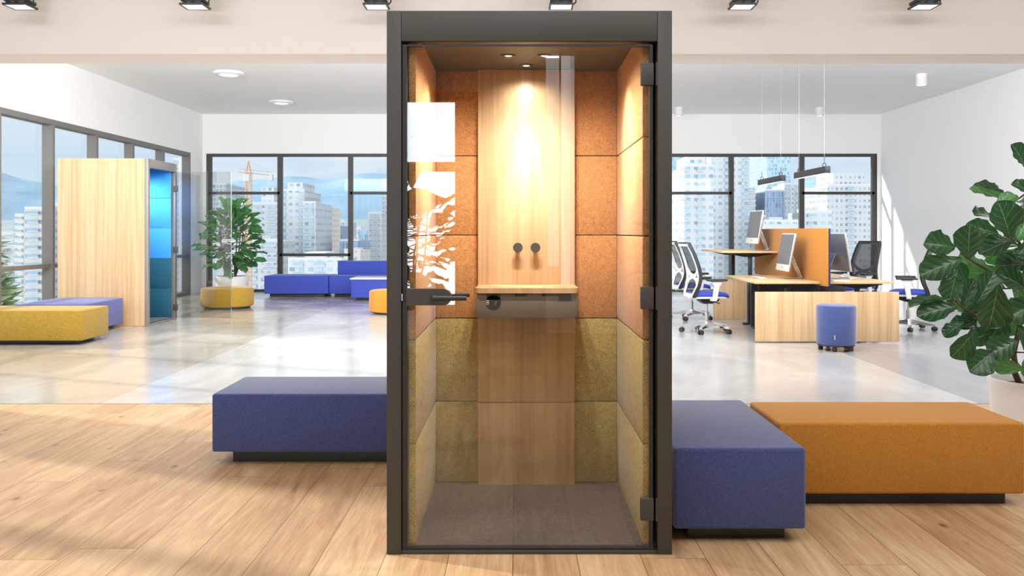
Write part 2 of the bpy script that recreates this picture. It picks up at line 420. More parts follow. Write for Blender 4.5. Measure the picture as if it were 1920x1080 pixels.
# lobby rear wall (behind the camera, seen in the booth's glass door)
m = MB(); m.box(-6.2, -4.2, 3.1, .38, -4, 3.7); m.box(.76, -4.2, 3.1, 8.1, -4, 3.7); m.box(-6.2, -4.2, -.1, -3.3, -4, 3.1)
m.box(.76, -4.2, -.1, 8.1, -4, 3.1); m.box(-3.3, -4.2, -.1, -.79, -4, .35)
struct(m.build('wall_rear', REARW))
struct(bx('wall_rear_panel', REARD, (-.79, -4.25, -.1, .40, -4.05, 3.1)))
FROST = glassmat('frosted_glass', 0, (.38, .38, .38), fk=0); FROST2 = glassmat('frosted_glass_dense', 0, (.48, .48, .48), fk=0)
m = MB(); m.box(.38, -4.2, -.1, .56, -4, .85); m.box(.56, -4.2, -.1, .80, -4, .6); struct(m.build('wall_rear_base', REARW))
wf = bx('window_6', WFRAME, (.555, -4.1, .6, .575, -4.02, 3.7)); struct(wf)
bx('frosted_pane', FROST, (.38, -4.1, .85, .555, -4.098, 3.55), wf); bx('frosted_pane', FROST2, (.575, -4.1, .6, .70, -4.098, 3.62), wf); bx('frosted_pane', FROST, (.70, -4.1, .6, .76, -4.098, 3.62), wf)
wf = bx('window_5', WFRAME, (-3.3, -4.12, 2.98, -.79, -4.02, 3.1)); struct(wf)
bx('transom', OAKD, (-3.3, -4.1, 2.08, -.79, -4.02, 2.2), wf)
bx('mullion', WFRAME, (-2.1, -4.1, .35, -2.02, -4.02, 2.98), wf)

# ------------------------------------------------------------------ upholstered benches and poufs
def bench(name, label, x0, y0, x1, y1, mt, h=.40, pl=.07, ins=.09, group=None, plm=None, cat='bench'):
    t = thing(name, label, cat, ((x0+x1)/2, (y0+y1)/2, 0), group=group)
    hx, hy = (x1-x0)/2, (y1-y0)/2
    bx('cushion', mt, (-hx, -hy, pl, hx, hy, h), t, bev=.014, seg=3)
    bx('plinth', plm or PLINTH, (-hx+ins, -hy+ins, 0, hx-ins, hy-ins, pl), t, bev=.003)
    return t
bench('bench', 'dark navy felt bench running behind the left of the central booth on wood floor', -1.70, 4.76, -.02, 5.34, NAVY, pl=.075)
bench('bench', 'dark navy felt bench end-on at right of the booth beside the orange bench', .66, 3.57, 1.214, 4.60, NAVY, pl=.06, ins=.07)
bench('bench', 'ochre orange woven bench in front of the large potted fig', 1.243, 4.04, 2.41, 4.55, ORANGE, pl=.062, ins=.06)
bench('bench', 'mustard yellow fabric bench at far left before the wooden booth', -6.62, 9.8, -4.99, 10.45, MUST, pl=.05, ins=.12)
bench('bench', 'slate blue bench between mustard bench and wooden booth side', -6.25, 10.62, -5.38, 11.68, PURPLE, pl=.05)
bench('sofa_module', 'low royal blue sofa module without backrest under back windows', -5.04, 17.05, -3.76, 17.85, ROYAL, h=.42, pl=.06, cat='sofa')
s = bench('sofa_module', 'royal blue sofa module with backrest under back windows', -3.74, 17.05, -1.9, 17.85, ROYAL, h=.42, pl=.06, cat='sofa')
bx('backrest', ROYAL, (-.86, .12, .42, .92, .38, .70), s, bev=.02, seg=3)
t = bench('low_table', 'blue upholstered block table with glossy white top before the sofa', -3.12, 16.1, -2.1, 16.8, ROYAL, h=.40, pl=.05, cat='table')
bx('table_top', WHITEP, (-.53, -.37, .40, .53, .37, .425), t, bev=.006)
def pouf(label, x, y, r, h, mt, name='round_pouf'):
    t = thing(name, label, 'pouf', (x, y, 0))
    MB().lathe([(r-.03, .03), (r-.005, .045), (r, .07), (r, h-.035), (r-.012, h-.01), (r-.04, h), (.001, h+.003)], seg=64).build('cushion', mt, t)
    MB().lathe([(r-.06, 0), (r-.06, .032)], seg=48).build('base', PLINTH, t)
    return t
pouf('round mustard pouf in front of the white plant pot by back window', -4.95, 14.62, .435, .35, MUST2)
pouf('round orange pouf half hidden by the left edge of central booth', -1.92, 13.7, .435, .37, ORANGEP)
# pouf on castors by the desk
t = thing('rolling_pouf', 'tall round navy felt stool on castors before the oak desk panel', 'stool', (3.53, 9.42, 0))
r = .21
MB().lathe([(r-.03, .065), (r-.006, .072), (r, .095), (r, .47), (r-.01, .493), (r-.035, .502), (.001, .506)], seg=56).build('cushion', NAVY, t)
MB().lathe([(r-.015, .052), (r-.015, .066)], seg=40).build('base', BLACK, t)
for k in range(5):
    a = .5+k*2*PI/5; cx, cy_ = .165*math.cos(a), .165*math.sin(a)
    q = MB(); q.tube([(cx-.02, cy_, .025), (cx+.02, cy_, .025)], .025, 16); q.box(cx-.008, cy_-.012, .03, cx+.008, cy_+.012, .055)
    q.build('castor', BLACK, t)
bx('fabric_tag', WHITEP, (-.088, -.195, .135, -.083, -.185, .185), t)

# ------------------------------------------------------------------ booths
def pod(label, loc, rz, W, D, H, fr, upper, lower, open_deg, led, led_pow, seams, floorz, ceilz, door_top, glass, liner, detail=True):
    P = thing('phone_booth', label, 'booth', loc, rz)
    hw = W/2; post = .058; fd = .05
    def b(name, m_, *c, bev=.0, par=P): return bx(name, m_, c, par, bev=bev)
    # front frame
    b('frame_post', fr, -hw, 0, 0.0, -hw+post, fd, H, bev=.002); b('frame_post', fr, hw-post, 0, 0, hw, fd, H, bev=.002)
    b('header', fr, -hw+post+.001, .001, H-.123, hw-post-.001, fd, H, bev=.002)
    b('threshold', fr, -hw+post, 0.004, 0, hw-post, fd, .014, bev=.002)
    # outer shell
    b('side_panel', OAK, -hw, fd, 0, -hw+.03, D, H); b('side_panel', OAK, hw-.03, fd, 0, hw, D, H)
    b('back_panel', OAK, -hw+.03, D-.03, 0, hw-.03, D, H)
    b('roof', fr, -hw+.03, fd, ceilz+.004, hw-.03, D-.03, H)
    b('ceiling_panel', FRAME, -hw+.03, fd, ceilz-.006, hw-.03, D-.03, ceilz+.004)
    b('carpet', CARPET, -hw+.03, fd, 0, hw-.03, D-.03, floorz)
    ix = liner; iy = D-.03-.045
    zs = [floorz] + seams + [ceilz]
    for i in range(5):
        mt = lower if i < 2 else upper
        z0, z1 = zs[i]+.0015, zs[i+1]-.0015
        b('wall_pad', mt, -ix, iy, z0, ix, D-.032, z1, bev=.006)
        b('wall_pad', mt, -ix-.032, fd+.002, z0, -ix, D-.035, z1, bev=.006)
        b('wall_pad', mt, ix, fd+.002, z0, ix+.032, D-.035, z1, bev=.006)
    # door
    gx0, gx1 = -hw+.08, hw-.089; gz0, gz1 = .024, door_top
    hx, hy = hw-.070, .012
    d = bpy.data.objects.new('door_pivot', None)
    q = MB()    # door edge profile (slim seal frame)
    x0, x1 = -hw+post+.004, hw-post-.018
    q.box(x0-hx, 0, gz0-.010, gx0-hx, .022, gz1+.008); q.box(gx1-hx, 0, gz0-.010, x1-hx, .022, gz1+.008)
    q.box(gx0-hx, 0, gz0-.010, gx1-hx, .022, gz0); q.box(gx0-hx, 0, gz1, gx1-hx, .022, gz1+.008)
    if open_deg:
        q = MB(); q.box(x0-hx, .004, gz0, x0+.006-hx, .014, gz1)
    door = q.build('door', BLACK if not open_deg else ALU, P); door.location = (hx, hy, 0); door.rotation_euler = (0, 0, math.radians(open_deg))
    b('glass', glass, (gx0 if not open_deg else x0+.006)-hx, .008, gz0, gx1-hx, .012, gz1, par=door)
    # lock case and lever
    zc = 1.042
    hg = MB(); L = gx0-hx
    out = [(L, 0, zc-.034), (L+.15, 0, zc-.034)] + [(L+.15+.03*math.sin(a), 0, zc-.004-.03*math.cos(a)) for a in [i*PI/12 for i in range(1, 6)]] + [(L+.18, 0, zc+.004)] + [(L+.15+.03*math.cos(a), 0, zc+.004+.026*math.sin(a)) for a in [i*PI/12 for i in range(1, 6)]] + [(L+.15, 0, zc+.033), (L, 0, zc+.033)]
    hg.prism([(x_, -.012, z_) for x_, _, z_ in out], (0, .036, 0))
    hl = hg.build('lock_case', FRAME, door)
    lv = MB(); lv.tube([(L+.11, -.012, zc-.003), (L+.11, -.045, zc-.003)], .012, 14)
    lv.tube([(L+.11, -.045, zc-.003), (L+.245, -.045, zc-.003)], [.011, .009], 14)
    lv.tube([(L+.11, .022, zc+.004), (L+.11, .055, zc+.004)], .012, 14); lv.tube([(L+.11, .055, zc+.004), (L+.252, .055, zc+.004)], [.011, .009], 14)
    lv.build('lever', BLACK, door)
    if not open_deg: b('strike_plate', ALU, x0-.012, .012, zc-.016, x0+.004, .03, zc+.012)
    for z in (.18, 1.037, 1.945):
        hg = MB(); hg.box(gx1-.036-hx, -.006, z-.045, gx1+.016-hx, .02, z+.045, bev=.002); hg.tube([(gx1+.030-hx, -.004, z-.047), (gx1+.030-hx, -.004, z+.047)], .0065, 12)
        hg.build('hinge', FRAME, door)
    if detail:
        cx0, cx1 = -.247, .244; yf = iy-.045
        for z0, z1 in ((floorz, .437), (.440, ceilz-.007)):
            b('wood_column', OAK, cx0, yf, z0, cx1, iy, z1, bev=.001)
        # shelf with rounded front corners
        ys, zt = .62, 1.036
        q = MB(); r_ = .03
        pts = [(cx0, yf), (cx0-.003, ys+r_)] + [(cx0-.003+r_-r_*math.cos(a), ys+r_-r_*math.sin(a)) for a in [i*PI/10 for i in range(1, 5)]] + [(cx0+r_, ys), (cx1-r_, ys)] + [(cx1+.003-r_+r_*math.sin(a), ys+r_-r_*math.cos(a)) for a in [i*PI/10 for i in range(1, 5)]] + [(cx1+.003, ys+r_), (cx1, yf)]
        q.prism([(a_, b_, zt-.024) for a_, b_ in pts], (0, 0, .024)); q.build('shelf', OAK, P)
        q = MB(); q.box(cx0, ys+.012, .893, cx1, ys+.03, zt-.025, bev=.002); q.box(cx0, ys+.03, .893, cx0+.012, yf, zt-.025); q.box(cx1-.012, ys+.03, .893, cx1, yf, zt-.025); q.box(cx0+.012, ys+.03, .893, cx1-.012, yf, .905)
        box_ = q.build('shelf_box', APRON, P)
        for a_, b_, c_ in ((-.196, -.128, .03), (-.06, .0, .014), (.07, .155, .012), (.15, .21, .035)):  # flat dark strips stand in for reflections on the shelf box
            bx('reflection_strip', DARKM, (a_, ys+.0105, zt-.026-c_, b_, ys+.0125, zt-.026), box_)
        # round emblem plate and small markings on the shelf box
        ex, ez = -.247+.085, .968
        MB().tube([(ex, ys+.0125, ez), (ex, ys+.0105, ez)], .036, 40).build('emblem', DARKM, box_)
        for dz in (-.006, .004):
            q = MB()
            q.tube([(ex-.028+.006*math.cos(a), ys+.0098, ez+dz+.0045*math.sin(a)) for a in [i*PI/6 for i in range(13)]], .0012, 6, cap=False); q.build('marking', ALU, box_)
        for dx, dz, h_ in ((.006, -.012, .008), (.012, -.003, .01)):
            q = MB(); q.box(ex+dx, ys+.0095, ez+dz, ex+dx+.0015, ys+.0105, ez+dz+h_); q.build('marking', ALU, box_)
        for hx_ in (-.045, .043):
            MB().tube([(hx_, yf, 1.226), (hx_, yf-.045, 1.226)], .011, 20).tube([(hx_, yf-.045, 1.226), (hx_, yf-.056, 1.226)], .0245, 32).build('coat_hook', FRAME, P)
        lamps = ((-.090, .53, 'L'), (.079, .53, 'R'), (-.003, .765, 'C'))
    else:
        lamps = ((0, .6, 'B'),)
    for lx, ly, kd in lamps:
        MB().lathe([(.020, 0), (.034, 0), (.034, -.004), (.022, -.006), (.020, 0)], (lx, ly, ceilz-.0065), 28, False, False).build('downlight', FRAME, P)
        MB().lathe([(.001, 0), (.017, 0)], (lx, ly, ceilz-.0085), 24, False, False).build('downlight_lens', EMD, P)
        ld = bpy.data.lights.new('booth_downlight', 'SPOT'); ld.color = led; ld.shadow_soft_size = .012
        lo = bpy.data.objects.new('booth_downlight', ld); COL.objects.link(lo); lo.parent = P; lo.location = (lx, ly, ceilz-.015)
        if kd == 'C': ld.energy = led_pow*.075; ld.spot_size = math.radians(74); ld.spot_blend = .25; dr = Vector((0, .0, -1))
        elif kd == 'B': ld.energy = led_pow; ld.spot_size = math.radians(120); ld.spot_blend = .7; dr = Vector((.1, -.1, -1))
        else:
            sg = 1 if kd == 'R' else -1
            ld.energy = led_pow*1.45; ld.spot_size = math.radians(58); ld.spot_blend = .8; dr = Vector((sg*.95, -.08, -1))
        lo.rotation_euler = dr.to_track_quat('-Z', 'Y').to_euler()
        if kd == 'C':
            lc = bpy.data.lights.new('booth_downlight_core', 'SPOT'); lc.color = led; lc.energy = led_pow*2.3; lc.spot_size = math.radians(29); lc.spot_blend = 1; lc.shadow_soft_size = .012
            lq = bpy.data.objects.new('booth_downlight_core', lc); COL.objects.link(lq); lq.parent = P; lq.location = lo.location; lq.rotation_euler = Vector((0, .145, -1)).to_track_quat('-Z', 'Y').to_euler()
        l2 = bpy.data.lights.new('booth_fill_light', 'SPOT'); l2.color = (1, .95, .87) if detail else led; l2.energy = led_pow*(.14 if kd == 'C' else 1.2); l2.spot_size = math.radians(168); l2.spot_blend = .8; l2.shadow_soft_size = .02  # added wide fill to brighten the booth interior
        l3 = bpy.data.objects.new('booth_fill_light', l2); COL.objects.link(l3); l3.parent = P; l3.location = (lx, ly-(.25 if kd != 'C' else 0), ceilz-.05)
    return P
pod('large charcoal framed phone booth with glass door and orange lining, centre foreground', (.053, 3.45, 0), 0, 1.154, 1.0, 2.2, FRAME, TANO, OLIVE, 0, (1, .95, .86), 38,
    [.435, .862, 1.288, 1.695], .022, 2.135, 2.058, DGLASS, .464)
pod('oak sided phone booth with blue lining and open glass door, far left', (-5.09, 12.30, 0), PI/2, 1.0, 1.25, 2.317, FRAMEL, BLUEF, TEALF, 88, (.85, .93, 1), 38,
    [.46, .905, 1.36, 1.80], .03, 2.23, 2.195, PGLASS, .40, detail=False)

# ------------------------------------------------------------------ desks
desk_cluster = []
def desk(label, x0, y0, x1, y1, zt, cx, group='sit stand desks'):
    t = thing('sit_stand_desk', label, 'desk', ((x0+x1)/2, (y0+y1)/2, 0))
    ox, oy = (x0+x1)/2, (y0+y1)/2
    bx('desktop', OAKD, (x0-ox, y0-oy, zt-.026, x1-ox, y1-oy, zt), t, bev=.002)
    for y in (y0+.22, y1-.13):
        q = MB(); c = cx-ox
        q.prism([(c-.3, y-oy-.035, zt-.027), (c+.3, y-oy-.035, zt-.027), (c+.3, y-oy-.035, zt-.045), (c+.09, y-oy-.035, zt-.085), (c-.09, y-oy-.035, zt-.085), (c-.3, y-oy-.035, zt-.045)], (0, .07, 0))
        q.build('support_arm', DARKM, t)
        q = MB(); q.box(c-.035, y-oy-.03, .03, c+.035, y-oy+.03, min(.62, zt-.2), bev=.003); q.box(c-.026, y-oy-.022, .6 if zt > .9 else .5, c+.026, y-oy+.022, zt-.08, bev=.003)
        q.build('leg', DARKM, t)
        q = MB(); q.box(c-.1, y-oy-.035, 0, c+.1, y-oy+.035, .03, bev=.004); q.build('foot', DARKM, t)
    bx('cross_rail', DARKM, (cx-ox-.02, y0-oy+.25, zt-.075, cx-ox+.02, y1-oy-.25, zt-.035), t)
    bx('control_box', BLACK, (x1-ox-.20 if x0 < 3.65 else x0-ox+.06, -.3, zt-.07, x1-ox-.08 if x0 < 3.65 else x0-ox+.18, .1, zt-.03), t, bev=.004)
    return t
desk('oak topped lowered desk in front left of the orange divider', 2.83, 10.10, 3.60, 11.60, .712, 3.28)
desk('oak topped desk raised to standing height left of the divider', 2.83, 11.76, 3.60, 13.05, 1.035, 3.28)
desk('oak topped desk at right of divider nearest the rolling stool', 3.70, 10.10, 4.48, 11.60, .712, 4.12)
desk('oak topped desk at right of divider farther towards the window', 3.70, 11.76, 4.48, 13.05, .712, 4.12)
def panel(label, y0, y1, m_, x0=2.81, x1=4.50, h=.597):
    return tag(bx('desk_end_panel', m_, (x0, y0, .012, x1, y1, h), bev=.002), label, 'panel')
panel('light oak desk end panel behind the rolling stool', 10.03, 10.055, OAK)
tag(bx('desk_end_panel', OAK, (2.95, 12.76, .0, 4.50, 12.785, .60), bev=.002), 'oak desk end panel at the window end, behind two left chairs', 'panel')
t = tag(bx('desk_frame_panel', DARKM, (3.21, 11.665, .0, 4.50, 11.695, .66), bev=.002), 'dark grey central panel under the desks', 'panel')
q = MB(); 

q.bm.free()
t = thing('desk_divider', 'upright desk divider, orange on the left side and navy on right', 'divider', (3.64, 11.42, 0))
bx('orange_face', SCRNO, (-.03, -1.47, .665, .002, 1.5, 1.345), t, bev=.003)['label'] = 'orange fabric face'
bx('navy_face', SCRNB, (.003, -1.47, .665, .026, 1.5, 1.342), t, bev=.003)['label'] = 'navy fabric face'
for y in (-1.2, .1, 1.2): bx('bracket', DARKM, (-.02, y-.03, .61, .02, y+.03, .67), t)

def monitor(label, x, y, z, yaw, facing=-1, tilt=9):
    t = thing('desktop_computer', label, 'computer', (x, y, z), yaw)
    # local: screen faces -X
    M = Matrix.Translation((-.06, 0, .10)) @ Euler((0, math.radians(tilt), 0)).to_matrix().to_4x4()
    q = MB(); q.box(-.006, -.315, 0, .016, .315, .475, bev=.006, seg=3, M=M); q.build('housing', [GREYB], t)
    q = MB(); q.box(-.010, -.316, -.001, -.004, .316, .476, bev=.002, M=M); q.build('bezel', WHITEP, t)
    q = MB(); q.box(-.0125, -.303, .082, -.0098, .303, .464, M=M); q.build('screen', SCREEN, t)
    q = MB(); q.box(-.0128, -.010, .034, -.0099, .010, .052, bev=.0005, M=M); q.build('emblem', BLACK, t)
    q = MB(); fn = lambda u, v: Vector((0, 0, 0))
    prof = [(.03, .32), (.08, .20), (.150, .035), (.160, .014), (.15, .005), (-.05, .004)]
    for (a, b), (c, d) in zip(prof, prof[1:]):
        q.prism([(a, -.085, b), (c, -.085, d), (c+.006, -.085, d+.004), (a+.008, -.085, b+.006)], (0, .17, 0))
    q.build('stand', ALU, t)
    return t
monitor('slim computer screen on the raised standing desk', 3.44, 12.24, 1.035, 0)
monitor('slim computer screen on the lowered desk left of the divider', 3.43, 10.80, .712, -.06, tilt=10)
monitor('slim computer screen seen from behind at right of the divider', 4.04, 10.80, .712, PI+.06, tilt=9)
def keyboard(label, x, y, z, rz):
    t = thing('keyboard', label, 'keyboard', (x, y, z), rz)
    bx('case', ALU, (-.055, -.14, 0, .055, .14, .008), t, bev=.003)
    q = MB()
    for i in range(4):
        for j in range(12): q.box(-.046+i*.024, -.13+j*.0222, .008, -.028+i*.024, -.113+j*.0222, .012)
    q.build('keys', WHITEP, t)
keyboard('white keyboard on the lowered desk left of the divider', 3.10, 10.95, .712, .1)
keyboard('white keyboard on desk right of the divider', 4.22, 10.85, .712, .1)
def mouse(label, x, y, z):
    q = MB(); q.grid(lambda u, v: Vector((x+.055*(u-.5), y+.1*(v-.5), z+.001+.026*math.sin(PI*max(0.02, min(.98, u)))**.6*math.sin(PI*max(.02, min(.98, v)))**.5)), 10, 12)
    tag(q.build('computer_mouse', WHITEP, sharp=0), label, 'mouse')
mouse('white mouse beside the keyboard on lowered left desk', 3.08, 10.62, .712)
mouse('white mouse beside the keyboard on right desk', 4.24, 11.12, .712)
tag(bx('notebook', WHITEP, (3.78, 10.15, .712, 3.98, 10.38, .722), bev=.002), 'thin white notebook on right desk close to the divider', 'notebook')

# ------------------------------------------------------------------ office chairs
def chair(label, x, y, rz):
    t = thing('office_chair', label, 'chair', (x, y, 0), rz)
    q = MB(); q.tube([(0, 0, .08), (0, 0, .15)], [.045, .04], 20)
    for k in range(5):
        a = .35+k*2*PI/5; c, s_ = math.cos(a), math.sin(a)
        n_ = Vector((-s_, c, 0)); d = Vector((c, s_, 0))
        A = [d*.02+n_*.032, d*.02-n_*.032]; Bp = [d*.325+n_*.018, d*.325-n_*.018]
        vs = [A[0]+Vector((0, 0, .075)), A[1]+Vector((0, 0, .075)), Bp[1]+Vector((0, 0, .068)), Bp[0]+Vector((0, 0, .068))]
        vt = [A[0]+Vector((0, 0, .145)), A[1]+Vector((0, 0, .145)), Bp[1]+Vector((0, 0, .092)), Bp[0]+Vector((0, 0, .092))]
        V = [q.bm.verts.new(v) for v in vs+vt]
        for f in ((0, 1, 2, 3), (7, 6, 5, 4), (0, 4, 5, 1), (1, 5, 6, 2), (2, 6, 7, 3), (3, 7, 4, 0)): q.bm.faces.new([V[i] for i in f])
    q.build('star_base', CHROME, t)
    for k in range(5):
        a = .35+k*2*PI/5; p = Vector((math.cos(a), math.sin(a), 0))*.32; h = a+1.1
        ax = Vector((math.cos(h), math.sin(h), 0))
        q = MB(); q.tube([p+ax*.008+Vector((0, 0, .031)), p+ax*.026+Vector((0, 0, .031))], .031, 18); q.tube([p-ax*.008+Vector((0, 0, .031)), p-ax*.026+Vector((0, 0, .031))], .031, 18)
        q.tube([p+Vector((0, 0, .03)), p+Vector((0, 0, .07))], .009, 8)
        q.build('castor', BLACK, t)
    MB().tube([(0, 0, .06), (0, 0, .27)], .027, 20).tube([(0, 0, .27), (0, 0, .40)], .015, 16).build('gas_column', CHROME, t)
    q = MB(); q.prism([(-.12, -.07, .44), (.15, -.07, .44), (.13, -.07, .405), (.04, -.07, .375), (-.06, -.07, .375), (-.11, -.07, .41)], (0, .14, 0))
    q.tube([(.08, -.07, .40), (.10, -.19, .385)], .006, 8); q.build('mechanism', BLACK, t)
    def slab(z0, z1, sc_, droop):
        def f(u, v):
            a = 2*PI*u
            ca, sa = math.cos(a), math.sin(a); n_ = 4.0
            rr = (abs(ca)**n_+abs(sa)**n_)**(-1/n_)
            k = [0, .55, .93, 1.0, .97, .5, 0][int(round(v*6))]; z = [z1+.012, z1+.010, z1, (z0+z1)/2, z0, z0, z0][int(round(v*6))]
            xx, yy = .245*sc_*rr*ca*k+.01, .24*sc_*rr*sa*k
            return Vector((xx, yy, z - droop*max(0, (xx-.12)/.13)**2 + .008*(abs(yy)/.24)**2))
        return f
    q = MB(); q.grid(slab(.478, .525, 1.0, .03), 40, 6); bmesh.ops.remove_doubles(q.bm, verts=q.bm.verts[:], dist=.0005); q.build('seat', ROYAL2, t, sharp=60)
    q = MB(); q.grid(slab(.445, .476, .96, .025), 40, 6); bmesh.ops.remove_doubles(q.bm, verts=q.bm.verts[:], dist=.0005); q.build('seat_shell', WHITEP, t, sharp=60)
    zs = [.47, .53, .60, .68, .74, .82, .92, 1.02, 1.10, 1.15]
    xs = [-.25, -.235, -.205, -.185, -.183, -.195, -.225, -.262, -.295, -.318]
    ws = [.17, .205, .222, .228, .228, .226, .220, .210, .198, .180]
    def prof(z):
        for i in range(len(zs)-1):
            if z <= zs[i+1]:
                k = (z-zs[i])/(zs[i+1]-zs[i]); return xs[i]+(xs[i+1]-xs[i])*k, ws[i]+(ws[i+1]-ws[i])*k
        return xs[-1], ws[-1]
    def rail(q, pts, wd, th, off=0):    # flat rail through (y,z) points following the back's curve
        path = [Vector((prof(z)[0]+off, y_, z)) for y_, z in pts]
        rows = []
        for i, p in enumerate(path):
            d = (path[min(i+1, len(path)-1)]-path[max(i-1, 0)]).normalized()
            n_ = Vector((1, 0, 0)); sd_ = d.cross(n_).normalized(); n_ = sd_.cross(d).normalized()
            rows.append([q.bm.verts.new(p+sd_*a*wd/2+n_*b*th/2) for a, b in ((-1, -1), (1, -1), (1, 1), (-1, 1))])
        for A, B in zip(rows, rows[1:]):
            for i in range(4): q.bm.faces.new((A[i], A[(i+1) % 4], B[(i+1) % 4], B[i]))
        q.bm.faces.new(rows[0][::-1]); q.bm.faces.new(rows[-1])
    ZZ = [.47+i*.034 for i in range(21)]
    q = MB()
    for sg in (-1, 1): rail(q, [(sg*(prof(z)[1]-.022), z) for z in ZZ], .048, .022)
    rail(q, [(-.18+.36*i/8, 1.138) for i in range(9)], .045, .022)
    rail(q, [(-.17+.34*i/8, .485) for i in range(9)], .05, .022)
    for sg in (-1, 1):
        rail(q, [(sg*.20, .82), (sg*.12, .755), (0, .725)], .045, .02); rail(q, [(sg*.20, .62), (sg*.12, .69), (0, .725)], .045, .02)
    q.box(-.25, -.03, .435, -.08, .03, .475, bev=.008)
    q.build('back_frame', WHITEP, t, sharp=40)
    q = MB()
    for sg in (-1, 1): rail(q, [(sg*(prof(z)[1]+.003), z) for z in ZZ], .018, .045, .014)
    rail(q, [(-.185+.37*i/8, 1.158) for i in range(9)], .018, .045, .014); rail(q, [(-.175+.35*i/8, .47) for i in range(9)], .018, .04, .014)
    q.build('back_rim', BLACK, t, sharp=40)
    q = MB(); q.grid(lambda u, v: Vector((prof(.475+.675*v)[0]+.022+.018*(2*u-1)**2, (2*u-1)*prof(.475+.675*v)[1]*.98, .475+.675*v)), 8, 16); q.build('back_mesh', MESHF, t, sharp=0)
    for sg in (-1, 1):
        q = MB(); y_ = sg*.275
        q.prism([(-.03, y_-.012, .44), (.03, y_-.012, .44), (.055, y_-.012, .60), (.10, y_-.012, .675), (-.05, y_-.012, .675), (-.005, y_-.012, .62)], (0, .024, 0)); q.box(-.03, min(y_, y_-sg*.09), .425, .03, max(y_, y_-sg*.09), .447)
        a_ = q.build('armrest', WHITEP, t)
        bx('arm_pad', BLACK, (-.10, y_-.045, .677, .16, y_+.045, .705), a_, bev=.012, seg=3)
    return t
chair('blue seated white office chair nearest the booth, left of the lowered desk', 2.47, 11.06, .14)
chair('blue seated white office chair left of the raised desk', 2.62, 12.75, .12)
chair('blue seated white office chair right of the desks beside the big fig', 5.22, 11.36, PI-.40)
chair('black mesh backed office chair at the far right desk by window', 4.98, 12.55, PI+.45)

# ------------------------------------------------------------------ lamps
def pendant(label, x, y0, y1, z):
    t = thing('pendant_lamp', label, 'lamp', (x, (y0+y1)/2, z)); h = (y1-y0)/2
    bx('body', BLACK, (-.033, -h, 0, .033, h, .085), t, bev=.002)
    bx('diffuser', EMW, (-.026, -h+.02, -.004, .026, h-.02, 0), t)
    for y in (-h+.12, h-.12):
        q = MB(); q.tube([(.022*math.cos(a), y, .107+.022*math.sin(a)) for a in [i*PI/8 for i in range(17)]], .005, 8, cap=False)
        for k in range(3): q.box(-.006, y-.006, .138+k*.026, .006, y+.006, .152+k*.026)
        q.build('ring_hanger', BLACK, t)
        MB().tube([(0, y, .13), (0, y, HC-z)], .0014, 6).build('wire', GREYB, t)
pendant('black linear pendant lamp over desks, the one nearer the camera', 3.87, 10.6, 11.8, 2.035)
pendant('black linear pendant lamp over desks, the one nearer the windows', 3.85, 12.3, 13.5, 2.035)
def disc(label, x, y):
    t = thing('ceiling_light', label, 'light', (x, y, HC))
    MB().lathe([(.235, 0), (.235, -.03), (.215, -.045), (.16, -.045), (.15, -.03), (.14, -.03)], (0, 0, 0), 48, False, False).build('ring', WHITEP, t)
    MB().lathe([(.001, -.028), (.15, -.028)], (0, 0, 0), 40, False, False).build('diffuser', EMW, t)
disc('round white recessed ceiling light at left, the nearer one', -4.6, 13.65)
disc('round white recessed ceiling light at left, the farther one', -4.6, 16.7)
def can(label, x, y):
    t = thing('spot_cylinder', label, 'light', (x, y, HC))
    MB().lathe([(.085, 0), (.085, -.06), (.082, -.062), (.085, -.066), (.085, -.178), (.075, -.18)], (0, 0, 0), 40, False, False).build('housing', WHITEP, t)
    MB().lathe([(.001, -.172), (.077, -.172)], (0, 0, 0), 32, False, False).build('lens', EMW, t)
can('white cylinder ceiling spot above the right wall side, nearest', 6.55, 13.8)
can('white cylinder ceiling spot above the divider near the back wall', 6.22, 17.5)
can('white cylinder ceiling spot beside the right edge of booth', 3.33, 17.5)
names = ['leftmost of the six', 'second from left of the six', 'third from left, beside the booth top', 'above the booth top of the six', 'fifth from left, right of booth', 'rightmost of the six']
for i, px_ in enumerate((38, 366, 706, 1052, 1392, 1733)):
    Y = 6.18; X = (px_-968)/1600*Y
    t = thing('square_floodlight', 'small black square track spotlight, ' + names[i], 'light', (X, Y, 2.93), group='square spotlights on the bulkhead')
    q = MB()
    for a in ((-.087, -.078, -.074, .078), (.074, -.078, .087, .078), (-.074, -.078, .074, -.068), (-.074, .068, .074, .078)): q.box(a[0], a[1], 0, a[2], a[3], .014)
    q.build('bezel', DARKM, t)
    bx('diffuser', EMW, (-.074, -.068, .002, .074, .068, .01), t)
    q = MB(); q.box(-.08, -.07, .028, .08, .07, .05, bev=.003)
    for xx in (-.07, -.012, .058): q.box(xx, -.06, .014, xx+.016, .06, .03)
    q.build('heat_sink', BLACK, t)
    q = MB(); q.tube([(-.02, 0, .05), (-.02, 0, .12)], .014, 12); q.box(-.085, -.075, .10, .085, .075, .20, bev=.004); q.tube([(0, 0, .2), (0, 0, .67)], .012, 10)
    q.build('body', BLACK, t)
    q = MB(); q.tube([(.105, -.02, .16), (.112, -.02, .08), (.105, -.02, .03), (.088, -.02, .016)], .005, 8); q.build('cable', BLACK, t)

